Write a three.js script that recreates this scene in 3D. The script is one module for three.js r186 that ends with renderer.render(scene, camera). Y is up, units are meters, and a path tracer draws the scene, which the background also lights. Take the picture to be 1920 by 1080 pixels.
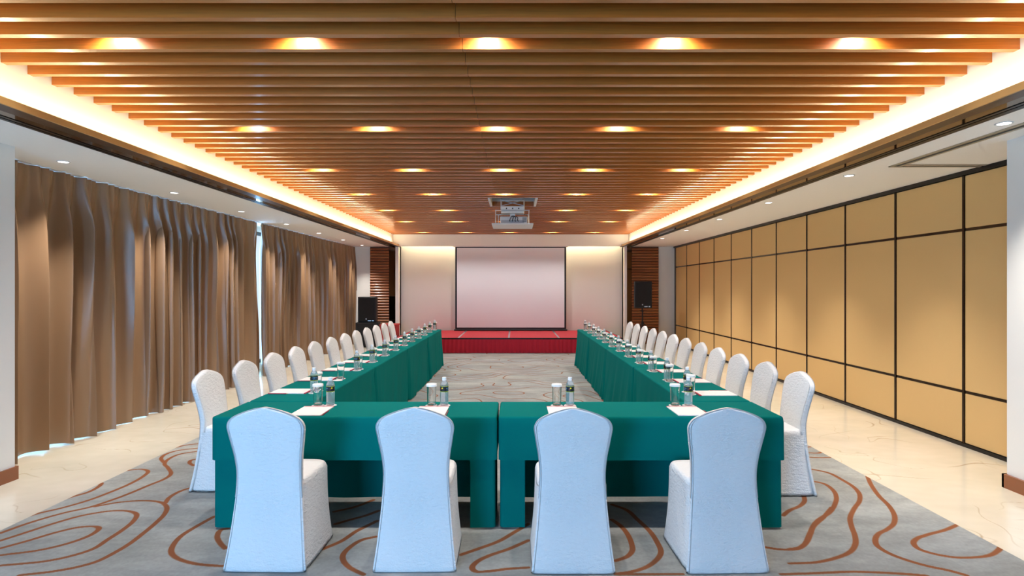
import * as THREE from 'three';
import { RoundedBoxGeometry } from 'three/addons/geometries/RoundedBoxGeometry.js';
import { mergeGeometries } from 'three/addons/utils/BufferGeometryUtils.js';
import { ImprovedNoise } from 'three/addons/math/ImprovedNoise.js';
import { RectAreaLightUniformsLib } from 'three/addons/lights/RectAreaLightUniformsLib.js';

// ---------- camera, sky, large lights, exposure ----------
const scene = new THREE.Scene();
const renderer = new THREE.WebGLRenderer({ antialias: true });
renderer.toneMapping = THREE.LinearToneMapping;
renderer.toneMappingExposure = 1.08;
renderer.shadowMap.enabled = true;
RectAreaLightUniformsLib.init();
const camera = new THREE.PerspectiveCamera(52.3, 1920 / 1080, 0.05, 100);
camera.position.set(0, 1.6, 0);
camera.lookAt(0, 1.6, -10);
camera.setViewOffset(1920, 1080, -6, 0, 1920, 1080);
scene.background = new THREE.Color(0.72, 0.86, 1.0);          // overcast daylight outside the windows

const DAY = new THREE.Color(0.24, 0.57, 1.0), WARM = new THREE.Color(1.0, 0.97, 0.93), AMBER = new THREE.Color(1.0, 0.80, 0.47), WHITE = new THREE.Color(1.0, 0.94, 0.85);
function areaLight(color, intensity, w, h, pos, target) {
  const l = new THREE.RectAreaLight(color, intensity, w, h);
  l.position.set(...pos); l.lookAt(...target); scene.add(l); return l;
}
// daylight entering by the window in the rear wall (behind the camera)
areaLight(DAY, 29, 1.6, 1.9, [-2.2, 1.55, 2.5], [-2.2, 1.55, -10]);
// daylight at the window front behind the curtains
areaLight(DAY, 9, 10.2, 2.5, [-4.9, 1.42, -10.4], [0, 1.42, -10.4]);

const COVE = 62, SLOT = 32, SLATLAMP = 6, CURTLAMP = 15, PARTLAMP = 15;   // lamp strengths

// ---------- helpers ----------
const noise = new ImprovedNoise();
let seed = 12345;
const rnd = () => { seed = (seed * 1664525 + 1013904223) >>> 0; return seed / 4294967296; };
const taken = {};
function numbered(n) { const k = taken[n] ?? 0; taken[n] = k + 1; return k ? n + '_' + String(k).padStart(3, '0') : n; }
function tag(o, label, category, group, kind) {
  o.userData.label = label; o.userData.category = category;
  if (group) o.userData.group = group;
  if (kind) o.userData.kind = kind;
  return o;
}
function thing(name, label, category, pos = [0, 0, 0], turn = 0, group) {
  const g = new THREE.Group(); g.name = numbered(name); g.position.set(...pos); g.rotation.y = turn; scene.add(g);
  return tag(g, label, category, group);
}
function part(name, geo, mat, parent, pos, rot) {
  const m = new THREE.Mesh(geo, mat); m.name = name; m.castShadow = m.receiveShadow = true;
  if (pos) m.position.set(...pos);
  if (rot) m.rotation.set(...rot);
  parent.add(m); return m;
}
function solo(name, geo, mat, label, category, group) {
  const m = part(numbered(name), geo, mat, scene); return tag(m, label, category, group);
}
function structure(name, geo, mat, label, category = 'structure') {
  const m = part(name, geo, mat, scene); m.userData.kind = 'structure';
  return tag(m, label, category);
}
function structGroup(name, label, category = 'structure') {
  const g = new THREE.Group(); g.name = name; scene.add(g); g.userData.kind = 'structure';
  return tag(g, label, category);
}
function metreUV(g) {                                           // uv in metres from the dominant direction of each face
  g = g.index ? g.toNonIndexed() : g;
  const p = g.attributes.position, n = g.attributes.normal, uv = new Float32Array(p.count * 2);
  for (let i = 0; i < p.count; i++) {
    const ax = Math.abs(n.getX(i)), ay = Math.abs(n.getY(i)), az = Math.abs(n.getZ(i));
    const x = p.getX(i), y = p.getY(i), z = p.getZ(i);
    if (ay >= ax && ay >= az) { uv[2 * i] = x; uv[2 * i + 1] = z; } else if (az >= ax) { uv[2 * i] = x; uv[2 * i + 1] = y; } else { uv[2 * i] = z; uv[2 * i + 1] = y; }
  }
  g.setAttribute('uv', new THREE.BufferAttribute(uv, 2)); return g;
}
// box from x0..x1, y0..y1, depth d0..d1 (depth = distance in front of the camera, world z = -depth)
function bx(x0, x1, y0, y1, d0, d1) {
  const g = new THREE.BoxGeometry(x1 - x0, y1 - y0, d1 - d0);
  g.translate((x0 + x1) / 2, (y0 + y1) / 2, -(d0 + d1) / 2); return metreUV(g);
}
function rb(w, h, d, r = 0.004, seg = 2) { return metreUV(new RoundedBoxGeometry(w, h, d, seg, Math.min(r, w / 2.01, h / 2.01, d / 2.01))); }
const merge = (list) => mergeGeometries(list.map((g) => { const q = g.index ? g.toNonIndexed() : g; for (const k of Object.keys(q.attributes)) if (!['position', 'normal', 'uv'].includes(k)) q.deleteAttribute(k); return q; }));
function cyl(r0, r1, h, seg = 20, open = false) { return new THREE.CylinderGeometry(r0, r1, h, seg, 1, open); }
function rod(a, b, r, seg = 8) {
  const A = new THREE.Vector3(...a), B = new THREE.Vector3(...b), g = cyl(r, r, A.distanceTo(B), seg);
  g.applyQuaternion(new THREE.Quaternion().setFromUnitVectors(new THREE.Vector3(0, 1, 0), B.clone().sub(A).normalize()));
  const c = A.add(B).multiplyScalar(0.5); g.translate(c.x, c.y, c.z); return g;
}
function lathe(pts, seg = 24) { return new THREE.LatheGeometry(pts.map((p) => new THREE.Vector2(...p)), seg); }
const ORD = ['first', 'second', 'third', 'fourth', 'fifth', 'sixth', 'seventh', 'eighth', 'ninth', 'tenth', 'eleventh', 'twelfth', 'thirteenth'];

// ---------- textures ----------
const clamp = (v, a = 0, b = 1) => Math.max(a, Math.min(b, v));
function tex(w, h, fn, srgb = true, wrap = THREE.RepeatWrapping) {
  const d = new Uint8Array(w * h * 4);
  for (let j = 0; j < h; j++) for (let i = 0; i < w; i++) {
    const c = fn(i / w, j / h, i, j), k = 4 * (j * w + i);
    d[k] = clamp(c[0]) * 255; d[k + 1] = clamp(c[1]) * 255; d[k + 2] = clamp(c[2]) * 255; d[k + 3] = 255;
  }
  const t = new THREE.DataTexture(d, w, h); t.wrapS = t.wrapT = wrap; t.magFilter = THREE.LinearFilter; t.minFilter = THREE.LinearMipmapLinearFilter; t.generateMipmaps = true;
  if (srgb) t.colorSpace = THREE.SRGBColorSpace;
  t.needsUpdate = true; return t;
}
function tnoise(u, v, fu, fv, s) {                              // tileable noise on the unit square
  const a = (x, y) => noise.noise(x * fu + s, y * fv + s * 1.7, s * 0.37);
  const m = (x, y) => a(x, y);
  return (m(u, v) * (1 - u) + m(u - 1, v) * u) * (1 - v) + (m(u, v - 1) * (1 - u) + m(u - 1, v - 1) * u) * v;
}
function woodTex(r, g, b, amp) {
  return tex(1024, 256, (u, v) => {
    const w = tnoise(u, v, 3, 5, 3.1) * 0.10, grain = tnoise(u, v + w, 5, 60, 7.7), ring = Math.sin((v + w + 0.06 * tnoise(u, v, 6, 4, 1.3)) * 40), fine = tnoise(u, v, 30, 160, 9.2);
    const k = 1 + amp * (0.6 * grain + 0.10 * ring + 0.35 * fine);
    return [r * k, g * k * (1 - 0.02 * ring), b * k * (1 - 0.05 * ring)];
  });
}
const slatTex = woodTex(0.67, 0.385, 0.125, 0.20); slatTex.repeat.set(1 / 2.2, 1 / 0.5);
const darkTex = woodTex(0.60, 0.36, 0.19, 0.28); darkTex.repeat.set(1 / 1.6, 1 / 0.4);
const marbleTex = tex(2048, 2048, (u, v) => {
  const x = u * 9.6, z = v * 19.6;
  const w1 = noise.noise(x * 0.9, z * 0.9, 1.2), w2 = noise.noise(x * 2.6, z * 2.6, 4.4);
  const cloud = 0.5 * noise.noise(x * 0.55 + w1, z * 0.75, 8.1) + 0.35 * noise.noise(x * 2.2 + w1, z * 3.4, 2.9) + 0.2 * noise.noise(x * 8, z * 10, 5);
  const vein = Math.abs(noise.noise(x * 1.0 + 1.1 * w1 + 0.3 * w2, z * 1.5 + 0.9 * w1 + 0.3 * w2, 11.3));
  const gate = clamp(noise.noise(x * 1.7, z * 1.7, 21.7) * 3 - 0.2);
  const vn = clamp(1 - vein / 0.011) * gate;
  const v2 = clamp(1 - Math.abs(noise.noise(x * 2.1 + w2, z * 3.0 + w1, 31.9)) / 0.02) * 0.25 * clamp(noise.noise(x * 1.4, z * 1.4, 41) * 3);
  const k = 1 + 0.085 * cloud, d = 0.40 * vn + v2 * 1.0;
  return [0.885 * k - d * 0.5, 0.855 * k * (1 - 0.012 * w1) - d * 0.62, 0.785 * k * (1 + 0.02 * cloud) - d * 0.72];
}, true, THREE.ClampToEdgeWrapping);
const weave = tex(256, 256, (u, v) => { const n = 0.5 + 0.4 * tnoise(u, v, 40, 40, 2.2) + 0.3 * tnoise(u, v, 90, 60, 5.2); return [n, n, n]; }, false);
const crepe = tex(512, 512, (u, v) => { const n = 0.5 + 0.45 * tnoise(u, v, 12, 26, 6.2) + 0.35 * tnoise(u, v, 40, 70, 1.9); return [n, n, n]; }, false);
const pile = tex(512, 512, (u, v) => { const n = 0.5 + 0.5 * tnoise(u, v, 70, 110, 6.6) + 0.3 * (rnd() - 0.5); return [n, n, n]; }, false);
const rep = (t, a, b) => { const c = t.clone(); c.repeat.set(a, b); c.needsUpdate = true; return c; };

// ---------- materials ----------
const std = (o) => new THREE.MeshStandardMaterial(o), phy = (o) => new THREE.MeshPhysicalMaterial(o);
const M = {
  wall: std({ color: '#eae8e4', roughness: 0.85, bumpMap: rep(weave, 6, 6), bumpScale: 0.0006 }),
  white: std({ color: '#faf8f4', roughness: 0.8 }),
  slat: phy({ map: slatTex, roughness: 0.42, clearcoat: 0.5, clearcoatRoughness: 0.14 }),
  lip: std({ color: '#d8a765', roughness: 0.45 }),
  upper: std({ color: '#5a3a1f', roughness: 0.8 }),
  soffitWood: phy({ color: '#452a17', roughness: 0.4, clearcoat: 0.25, clearcoatRoughness: 0.15 }),
  mirror: std({ color: '#8a7763', roughness: 0.06, metalness: 1 }),
  darkMirror: std({ color: '#6a5c50', roughness: 0.07, metalness: 1 }),
  black: std({ color: '#15110f', roughness: 0.35, metalness: 0.3 }),
  bronze: std({ color: '#3a2c20', roughness: 0.25, metalness: 0.85 }),
  panel: std({ color: '#d8b277', roughness: 0.75, bumpMap: rep(weave, 4, 4), bumpScale: 0.0005 }),
  marble: phy({ map: marbleTex, roughness: 0.22, clearcoat: 0.4, clearcoatRoughness: 0.08 }),
  base: phy({ color: '#8a4a22', roughness: 0.35, clearcoat: 0.4 }),
  curtain: phy({ color: '#927459', roughness: 0.33, sheen: 0.8, sheenRoughness: 0.35, sheenColor: new THREE.Color('#d9c4a8'), bumpMap: rep(weave, 8, 8), bumpScale: 0.0003, side: THREE.DoubleSide }),
  cover: std({ color: '#f3f1f0', roughness: 0.75, bumpMap: rep(crepe, 2.6, 2.6), bumpScale: 0.006 }),
  cloth: phy({ color: '#00716c', roughness: 0.85, specularIntensity: 0.12, bumpMap: rep(weave, 8, 8), bumpScale: 0.0004, side: THREE.DoubleSide }),
  red: std({ color: '#b3102f', roughness: 0.75, side: THREE.DoubleSide }),
  redCarpet: std({ color: '#bd3540', roughness: 0.95, bumpMap: rep(pile, 3, 3), bumpScale: 0.002 }),
  redBox: std({ color: '#a82a2a', roughness: 0.7 }),
  screen: std({ color: '#e9edf3', roughness: 0.85 }),
  plastic: std({ color: '#101114', roughness: 0.5 }),
  grille: std({ color: '#0c0c0d', roughness: 0.7, bumpMap: rep(weave, 20, 20), bumpScale: 0.001 }),
  metal: std({ color: '#c9c9cc', roughness: 0.3, metalness: 0.9 }),
  paint: std({ color: '#dfe0e2', roughness: 0.5 }),
  paper: std({ color: '#f6f0ec', roughness: 0.85 }),
  card: std({ color: '#fbf9f6', roughness: 0.8 }),
  pencil: phy({ color: '#a11742', roughness: 0.35, clearcoat: 0.5 }),
  pencilWood: std({ color: '#d9b98c', roughness: 0.7 }),
  binding: std({ color: '#c0304e', roughness: 0.6 }),
  glass: phy({ color: '#ffffff', transmission: 1, thickness: 0.004, ior: 1.45, roughness: 0.02 }),
  water: phy({ color: '#f4fbff', transmission: 0.8, thickness: 0.05, ior: 1.3, roughness: 0.06 }),
  pane: phy({ color: '#ffffff', transmission: 1, thickness: 0, roughness: 0, ior: 1.45 }),
  cap: std({ color: '#f7f8fb', roughness: 0.5 }),
  tableWood: std({ color: '#5b4634', roughness: 0.6 }),
  steel: std({ color: '#4a4c50', roughness: 0.4, metalness: 0.8 }),
  lampWarm: std({ color: '#fff4dd', emissive: new THREE.Color(1, 0.85, 0.6), emissiveIntensity: 6 }),
  lampWhite: std({ color: '#ffffff', emissive: new THREE.Color(1, 0.95, 0.88), emissiveIntensity: 6 }),
  led: std({ color: '#fff4dd', emissive: new THREE.Color(1, 0.8, 0.45), emissiveIntensity: 5 }),
  rib: [0, 1, 2].map((k) => phy({ map: darkTex, color: ['#ffffff', '#e2d2c6', '#f3e3cf'][k], roughness: 0.4, clearcoat: 0.5, clearcoatRoughness: 0.15 })),
};
const CARPET_LINES = [
 [-3.344,3.808,-3.294,3.975,-3.2,4.145,-3.09,4.262,-3.046,4.358,-2.999,4.502,-2.955,4.738,-2.924,4.891,-2.946,5.018,-3.072,5.191,-3.175,5.312,-3.226,5.462,-3.214,5.62,-3.087,5.729],
 [-3.244,3.694,-3.182,3.829,-3.116,3.975,-3.026,4.107,-2.888,4.188,-2.77,4.188,-2.669,4.132,-2.609,4.01,-2.583,3.851,-2.579,3.714,-2.575,3.586,-2.622,3.503,-2.724,3.424,-2.954,3.364],
 [-3.149,3.586,-3.07,3.694,-2.993,3.818,-2.91,3.899,-2.812,3.917,-2.756,3.884,-2.736,3.786,-2.776,3.674,-2.881,3.568,-3.068,3.494],
 [-3.059,4.275,-2.943,4.358,-2.78,4.391,-2.635,4.358,-2.532,4.262,-2.47,4.132,-2.434,3.963,-2.413,3.797,-2.401,3.644,-2.41,3.53,-2.436,3.415,-2.498,3.348,-2.586,3.299,-2.748,3.251],
 [-2.591,4.344,-2.628,4.458,-2.628,4.578,-2.597,4.656,-2.533,4.721],
 [-3.418,4.022,-3.376,4.132,-3.28,4.248,-3.2,4.4,-3.157,4.578,-3.133,4.754,-3.142,4.945,-3.188,5.093,-3.273,5.151,-3.35,5.139,-3.404,5.093],
 [-3.426,4.358,-3.379,4.472,-3.33,4.578,-3.345,4.721,-3.381,4.788,-3.422,4.798],
 [-3.207,5.354,-3.31,5.484,-3.346,5.62,-3.309,5.739,-3.145,5.838],
 [-3.393,5.838,-3.348,5.93,-3.234,6.003],
 [-2.098,4.082,-2.129,3.917,-2.144,3.765,-2.115,3.625,-2.069,3.53,-1.994,3.458,-1.879,3.398,-1.768,3.369,-1.675,3.359],
 [-1.9,3.884,-1.935,3.862,-1.912,3.765,-1.844,3.664,-1.772,3.586],
 [-2.956,5.462,-2.994,5.427,-2.966,5.342,-2.883,5.259],
 [-1.172,3.579,-1.093,3.691,-1.041,3.838,-0.991,3.927,-0.945,4.009],
 [-1.289,4.176,-1.18,4.253,-1.119,4.325,-1.066,4.406],
 [-1.213,3.957,-1.121,4.04,-1.045,4.105,-0.979,4.19],
 [-0.893,3.754,-0.967,3.709,-1.015,3.604,-1.027,3.505,-1.004,3.427,-0.94,3.338,-0.843,3.26],
 [-0.322,3.502,-0.218,3.587,-0.101,3.691,-0.009,3.819,0.089,3.957],
 [0.083,3.7,-0.039,3.579,-0.154,3.49,-0.222,3.412,-0.245,3.338,-0.221,3.295,-0.145,3.298,-0.05,3.323,0.075,3.341],
 [0.712,4.312,0.799,4.206,0.841,4.03,0.881,3.838,0.889,3.673,0.879,3.538,0.833,3.443,0.747,3.345,0.645,3.288,0.559,3.267],
 [0.665,4.03,0.705,3.927,0.726,3.8,0.725,3.656,0.709,3.554,0.66,3.474,0.586,3.424],
 [1.533,3.604,1.603,3.576,1.706,3.574,1.786,3.63,1.883,3.763,1.992,3.917,2.14,4.072,2.296,4.253],
 [2.209,4.489,2.163,4.386,2.083,4.288,1.959,4.195,1.875,4.105],
 [0.558,3.261,0.933,3.264],
 [1.671,3.577,1.74,3.596,1.816,3.664,1.903,3.786,1.998,3.929,2.089,4.034,2.227,4.157,2.352,4.316,2.448,4.472,2.504,4.625,2.511,4.771,2.449,4.839],
 [1.584,3.389,1.752,3.406,1.906,3.467,2.021,3.54,2.113,3.644,2.181,3.765,2.246,3.917,2.317,4.058,2.448,4.235,2.574,4.386,2.666,4.547,2.709,4.705,2.714,4.874,2.696,5.055,2.595,5.163],
 [2.98,4.963,2.883,4.754,2.784,4.487,2.732,4.289,2.655,4.107,2.557,3.963,2.458,3.873,2.351,3.797,2.274,3.704,2.235,3.615,2.243,3.521,2.291,3.432,2.361,3.359,2.442,3.307,2.5,3.251],
 [2.988,3.952,2.833,3.862,2.662,3.786,2.548,3.724,2.482,3.654,2.464,3.577,2.51,3.512,2.601,3.467,2.715,3.467,2.827,3.494,2.929,3.558,2.997,3.615],
 [1.478,3.262,1.685,3.275,1.887,3.291,2.073,3.278,2.193,3.262,2.28,3.244],
 [2.744,5.524,2.858,5.506,2.98,5.515],
 [2.815,5.681,2.908,5.653,2.993,5.701],
 [2.899,5.863,2.981,5.888],
];

// ---------- the room ----------
const H = 2.78, FAR = 16.75, NEAR = -2.6;                       // soffit height, far wall, rear wall (depths)
{
  const f = bx(-5.2, 4.75, -0.12, 0, NEAR - 0.2, 17.2);
  const p = f.attributes.position, uv = f.attributes.uv;
  for (let i = 0; i < p.count; i++) uv.setXY(i, (p.getX(i) + 5) / 9.8, (-p.getZ(i) + 2.6) / 19.6);
  structure('floor', f, M.marble, 'polished cream marble floor with fine brown veins', 'floor');
}
// carpet: grey pile with brown contour lines (printed pattern, laid out in floor metres)
{
  const W = 2048, Hh = 2048, X0 = -3.38, XW = 6.35, Z0 = 0.2, ZL = 14.25;
  const cv = document.createElement('canvas'); cv.width = W; cv.height = Hh;
  const cx = cv.getContext('2d'), im = cx.createImageData(W, Hh), d = im.data;
  const field = (x, z) => noise.noise(x * 0.62, z * 0.72, 3.3) + 0.38 * noise.noise(x * 1.5, z * 1.25, 7.9);
  for (let j = 0; j < Hh; j++) {
    const z = Z0 + ZL * (j + 0.5) / Hh, hand = z > 3.1 && z < 6.0;
    for (let i = 0; i < W; i++) {
      const x = X0 + XW * (i + 0.5) / W;
      const a = noise.noise(x * 1.1, z * 2.0, 1.1), b = noise.noise(x * 3.1 + a, z * 6.5, 2.7), c = noise.noise(x * 14, z * 30, 5.5), e = noise.noise(x * 60, z * 60, 9.5);
      const k = 1 + 0.10 * a + 0.10 * b + 0.05 * c + 0.05 * e, t = 0.5 + 0.5 * noise.noise(x * 0.9, z * 1.3, 15.1);
      let r = (0.575 + 0.05 * t) * k, g = (0.59 + 0.03 * t) * k, bl = (0.60 - 0.01 * t) * k;
      if (!hand) {
        const f = field(x, z), gx = (field(x + 0.004, z) - f) / 0.004, gz = (field(x, z + 0.004) - f) / 0.004, gm = Math.hypot(gx, gz) + 0.02;
        const q = f * 4.2, fr = Math.abs(q - Math.round(q)) / 4.2 / gm;
        const m = clamp((0.012 - fr) / 0.004);
        r = r * (1 - m) + 0.53 * m; g = g * (1 - m) + 0.31 * m; bl = bl * (1 - m) + 0.18 * m;
      }
      const o = 4 * (j * W + i); d[o] = 255 * clamp(r); d[o + 1] = 255 * clamp(g); d[o + 2] = 255 * clamp(bl); d[o + 3] = 255;
    }
  }
  cx.putImageData(im, 0, 0);
  cx.scale(W / XW, Hh / ZL); cx.translate(-X0, -Z0);
  cx.lineCap = cx.lineJoin = 'round'; cx.strokeStyle = 'rgb(136,78,42)';
  for (const l of CARPET_LINES) {
    const pts = []; for (let i = 0; i < l.length; i += 2) pts.push(new THREE.Vector3(l[i], l[i + 1], 0));
    const c = new THREE.CatmullRomCurve3(pts, false, 'centripetal').getPoints(pts.length * 8);
    for (let i = 1; i < c.length; i++) {
      const t = c[Math.min(c.length - 1, i + 3)].clone().sub(c[Math.max(0, i - 4)]).normalize();
      cx.lineWidth = 0.022 + 0.012 * Math.abs(t.y);
      cx.beginPath(); cx.moveTo(c[i - 1].x, c[i - 1].y); cx.lineTo(c[i].x, c[i].y); cx.stroke();
    }
  }
  const t = new THREE.CanvasTexture(cv); t.colorSpace = THREE.SRGBColorSpace; t.flipY = false; t.magFilter = THREE.LinearFilter;
  const g = bx(X0, X0 + XW, 0, 0.008, Z0, Z0 + ZL), p = g.attributes.position, uv = g.attributes.uv;
  for (let i = 0; i < p.count; i++) uv.setXY(i, (p.getX(i) - X0) / XW, (-p.getZ(i) - Z0) / ZL);
  solo('carpet', g, std({ map: t, roughness: 0.97 }), 'grey carpet with winding brown contour lines under the tables', 'carpet');
}
// side walls, piers, end walls
structure('wall_left', merge([bx(-5.2, -5.0, 0, 3.6, NEAR, 4.9), bx(-5.2, -5.0, 0, 0.12, 4.9, FAR), bx(-5.2, -5.0, 2.7, 3.6, 4.9, FAR), bx(-5.2, -5.0, 0.12, 2.7, 8.75, 9.0), bx(-5.2, -5.0, 0.12, 2.7, 12.75, 13.0), bx(-5.2, -5.0, 0.12, 2.7, 15.9, FAR)]), M.wall, 'white window wall behind the brown curtains', 'wall');
[[4.9, 8.75], [9.0, 12.75], [13.0, 15.9]].forEach(([a, b], i) => {
  const w = structGroup('window_' + (i + 1), 'tall daylit window hidden behind the curtains, ' + ORD[i] + ' from the pier', 'window');
  part('window_frame', merge([bx(-5.12, -5.06, 0.12, 0.18, a, b), bx(-5.12, -5.06, 2.64, 2.7, a, b), bx(-5.12, -5.06, 0.18, 2.64, a, a + 0.06), bx(-5.12, -5.06, 0.18, 2.64, b - 0.06, b), bx(-5.12, -5.06, 0.18, 2.64, (a + b) / 2 - 0.03, (a + b) / 2 + 0.03)]), M.steel, w);
  part('pane', bx(-5.10, -5.09, 0.18, 2.64, a + 0.06, (a + b) / 2 - 0.03), M.pane, w);
  part('pane', bx(-5.10, -5.09, 0.18, 2.64, (a + b) / 2 + 0.03, b - 0.06), M.pane, w);
});
structure('wall_pier_left', bx(-5.0, -4.18, 0, H, NEAR, 4.9), M.wall, 'white pier at the near end of the curtains', 'wall');
structure('wall_pier_right', bx(3.94, 4.75, 0, H, NEAR, 4.7), M.wall, 'white pier at the near end of the folding partition', 'wall');
structure('baseboard_left', bx(-4.2, -4.165, 0, 0.11, NEAR, 4.92), M.base, 'brown wooden baseboard on the pier by the curtains', 'baseboard');
structure('baseboard_right', merge([bx(3.915, 3.945, 0, 0.11, NEAR, 4.72), bx(3.915, 4.45, 0, 0.11, 4.7, 4.72)]), M.base, 'brown wooden baseboard on the pier by the folding partition', 'baseboard');
structure('wall_right', bx(4.6, 4.75, 0, 3.6, 4.7, FAR + 0.3), M.wall, 'wall behind the tan folding partition', 'wall');
structure('wall_back', merge([bx(-5.2, -3.0, 0, 3.6, NEAR - 0.2, NEAR), bx(-1.4, 4.75, 0, 3.6, NEAR - 0.2, NEAR), bx(-3.0, -1.4, 0, 0.6, NEAR - 0.2, NEAR), bx(-3.0, -1.4, 2.5, 3.6, NEAR - 0.2, NEAR)]), M.wall, 'white rear wall with a daylit window', 'wall');
{
  const w = structGroup('window_4', 'daylit window in the rear wall', 'window');
  part('window_frame', merge([bx(-3.0, -1.4, 0.6, 0.66, -2.74, -2.68), bx(-3.0, -1.4, 2.44, 2.5, -2.74, -2.68), bx(-3.0, -2.94, 0.66, 2.44, -2.74, -2.68), bx(-1.46, -1.4, 0.66, 2.44, -2.74, -2.68)]), M.steel, w);
  part('pane', bx(-2.94, -1.46, 0.66, 2.44, -2.72, -2.71), M.pane, w);
}
structure('wall_front', bx(-3.6, 3.4, 0, 3.6, 16.95, 17.15), M.wall, 'pale wall behind the projection screen, washed by a light slot', 'wall');
structure('wall_bay_left', bx(-5.2, -3.30, 0, 3.6, 16.78, 17.0), M.wall, 'white end wall between curtains and wooden ribs', 'wall');
structure('wall_bay_right', bx(3.09, 4.75, 0, 3.6, 16.78, 17.0), M.wall, 'white end wall between wooden ribs and folding partition', 'wall');
structure('trim_1', bx(-3.39, -3.30, 0, H, 16.6, 16.95), M.white, 'cream upright trim beside the mirror strip, curtain side', 'trim');
structure('trim_2', bx(3.09, 3.16, 0, H, 16.6, 16.95), M.white, 'cream upright trim beside the mirror strip, partition side', 'trim');
structure('baseboard_front', merge([bx(-4.75, -4.14, 0, 0.1, 16.74, 16.78), bx(4.09, 4.53, 0, 0.1, 16.74, 16.78)]), M.base, 'brown baseboard along the white end walls', 'baseboard');
// ceiling: soffits with cove, header, slats
const LIP_L = -3.25, LIP_R = 2.98, COVE_L = -3.42, COVE_R = 3.17, SL = 3.10;
structure('ceiling_soffit_left', merge([bx(-5.2, LIP_L - 0.01, H, H + 0.03, NEAR, FAR + 0.05), bx(-5.2, COVE_L, H + 0.03, 3.5, NEAR, 16.6)]), M.white, 'white dropped soffit above the curtains with light cove', 'ceiling');
structure('ceiling_soffit_right', merge([bx(LIP_R + 0.01, 4.75, H, H + 0.03, NEAR, FAR + 0.05), bx(COVE_R, 4.75, H + 0.03, 3.5, NEAR, 16.6)]), M.white, 'white dropped soffit above the partition with light cove', 'ceiling');
structure('ceiling_header', bx(COVE_L, COVE_R, H - 0.005, 3.5, 16.45, 16.56), M.white, 'white header beam above the projection screen', 'ceiling');
structure('trim_3', bx(LIP_L - 0.015, LIP_L, H - 0.012, H + 0.034, NEAR, 16.45), M.lip, 'tan wooden cove lip above the curtain side', 'trim');
structure('trim_4', bx(LIP_R, LIP_R + 0.015, H - 0.012, H + 0.034, NEAR, 16.45), M.lip, 'tan wooden cove lip above the partition side', 'trim');
for (const [n, a, b, c, e, s, lab] of [['trim_5', -3.265, -3.385, -3.48, -3.56, -1, 'curtain'], ['trim_6', 2.995, 3.10, 3.20, 3.30, 1, 'partition']]) {
  const g = structGroup(n, 'dark soffit band of stained wood, bronze mirror and black track, ' + lab + ' side', 'trim');
  const q = (u, v) => [Math.min(u, v), Math.max(u, v)];
  part('wood_board', bx(...q(a, b), H - 0.012, H, NEAR, FAR), M.soffitWood, g);
  for (let z = NEAR; z < FAR - 0.3; z += 1.21) part('mirror_panel', bx(...q(b + s * 0.002, c - s * 0.002), H - 0.010, H, z, Math.min(FAR, z + 1.205)), M.mirror, g);
  part('track', merge([bx(...q(c, c + s * 0.03), H - 0.014, H, NEAR, FAR), bx(...q(c + s * 0.045, e), H - 0.014, H, NEAR, FAR), bx(...q(c + s * 0.03, c + s * 0.045), H - 0.004, H, NEAR, FAR)]), M.black, g);
}
{ // operable wall guide track in the soffit by the partition
  const g = structGroup('trim_7', 'thin guide track set in the soffit above the partition', 'trim');
  part('track', merge([bx(3.62, 3.65, H - 0.010, H, NEAR, 5.69), bx(3.69, 3.72, H - 0.010, H, NEAR, 5.69), bx(3.62, 4.5, H - 0.010, H, 5.66, 5.69), bx(3.72, 4.5, H - 0.010, H, 5.59, 5.62)]), std({ color: '#b5a892', roughness: 0.4, metalness: 0.4 }), g);
  part('slot', merge([bx(3.65, 3.69, H - 0.003, H, NEAR, 5.66), bx(3.69, 4.5, H - 0.003, H, 5.62, 5.66)]), M.black, g);
}
// cove light strips
for (const [x, cx, lab] of [[-3.345, COVE_L, 'curtain'], [3.085, COVE_R, 'partition']]) {
  const g = thing('cove_light_strip', 'warm light strip lying in the ceiling cove on the ' + lab + ' side', 'light strip', [x, H + 0.03, -6.9], 0, 'cove light strips');
  part('housing', rb(0.035, 0.012, 18.8, 0.003), M.white, g, [0, 0.006, 0]);
  part('diffuser', rb(0.025, 0.006, 18.78, 0.002), M.led, g, [0, 0.0145, 0]);
  const s = Math.sign(x), l = areaLight(AMBER, COVE, 18.6, 0.03, [x, H + 0.052, -6.9], [x - s * 0.45, H + 1.0, -6.9]);
}
// wooden slats
{
  const ceil = structGroup('ceiling', 'wooden slat ceiling recessed above the conference tables', 'ceiling');
  part('backing_board', bx(COVE_L, COVE_R, 3.36, 3.5, NEAR, 16.6), M.upper, ceil);
  const geos = {};
  const slatGeo = (x0, x1, v) => geos[[x0, x1, v]] ??= (() => {
    const g = metreUV(new THREE.BoxGeometry(x1 - x0, 0.13, 0.05)); const uv = g.attributes.uv;
    for (let i = 0; i < uv.count; i++) uv.setXY(i, uv.getX(i) + v * 0.77, uv.getY(i) + v * 0.131);
    return g;
  })();
  for (let k = -29; k <= 59; k++) {
    const d = 3.683 + 0.215 * k, hatch = d > 9.88 && d < 10.72, v = (k * 7 + 70) % 6;
    const cuts = hatch ? [[COVE_L, -0.46], [0.38, COVE_R]] : [[COVE_L, -0.333], [-0.330, COVE_R]];
    cuts.forEach(([a, b], q) => part('slat', slatGeo(a, b, (v + 3 * q) % 6), M.slat, ceil, [(a + b) / 2, SL + 0.065, -(d + 0.025)]));
  }
  // hatch for the projector lift
  part('hatch_frame', merge([bx(-0.46, -0.42, SL - 0.004, 3.36, 9.86, 10.78), bx(0.34, 0.38, SL - 0.004, 3.36, 9.86, 10.78), bx(-0.42, 0.34, SL + 0.09, 3.36, 10.74, 10.78)]), M.paint, ceil);
}
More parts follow.
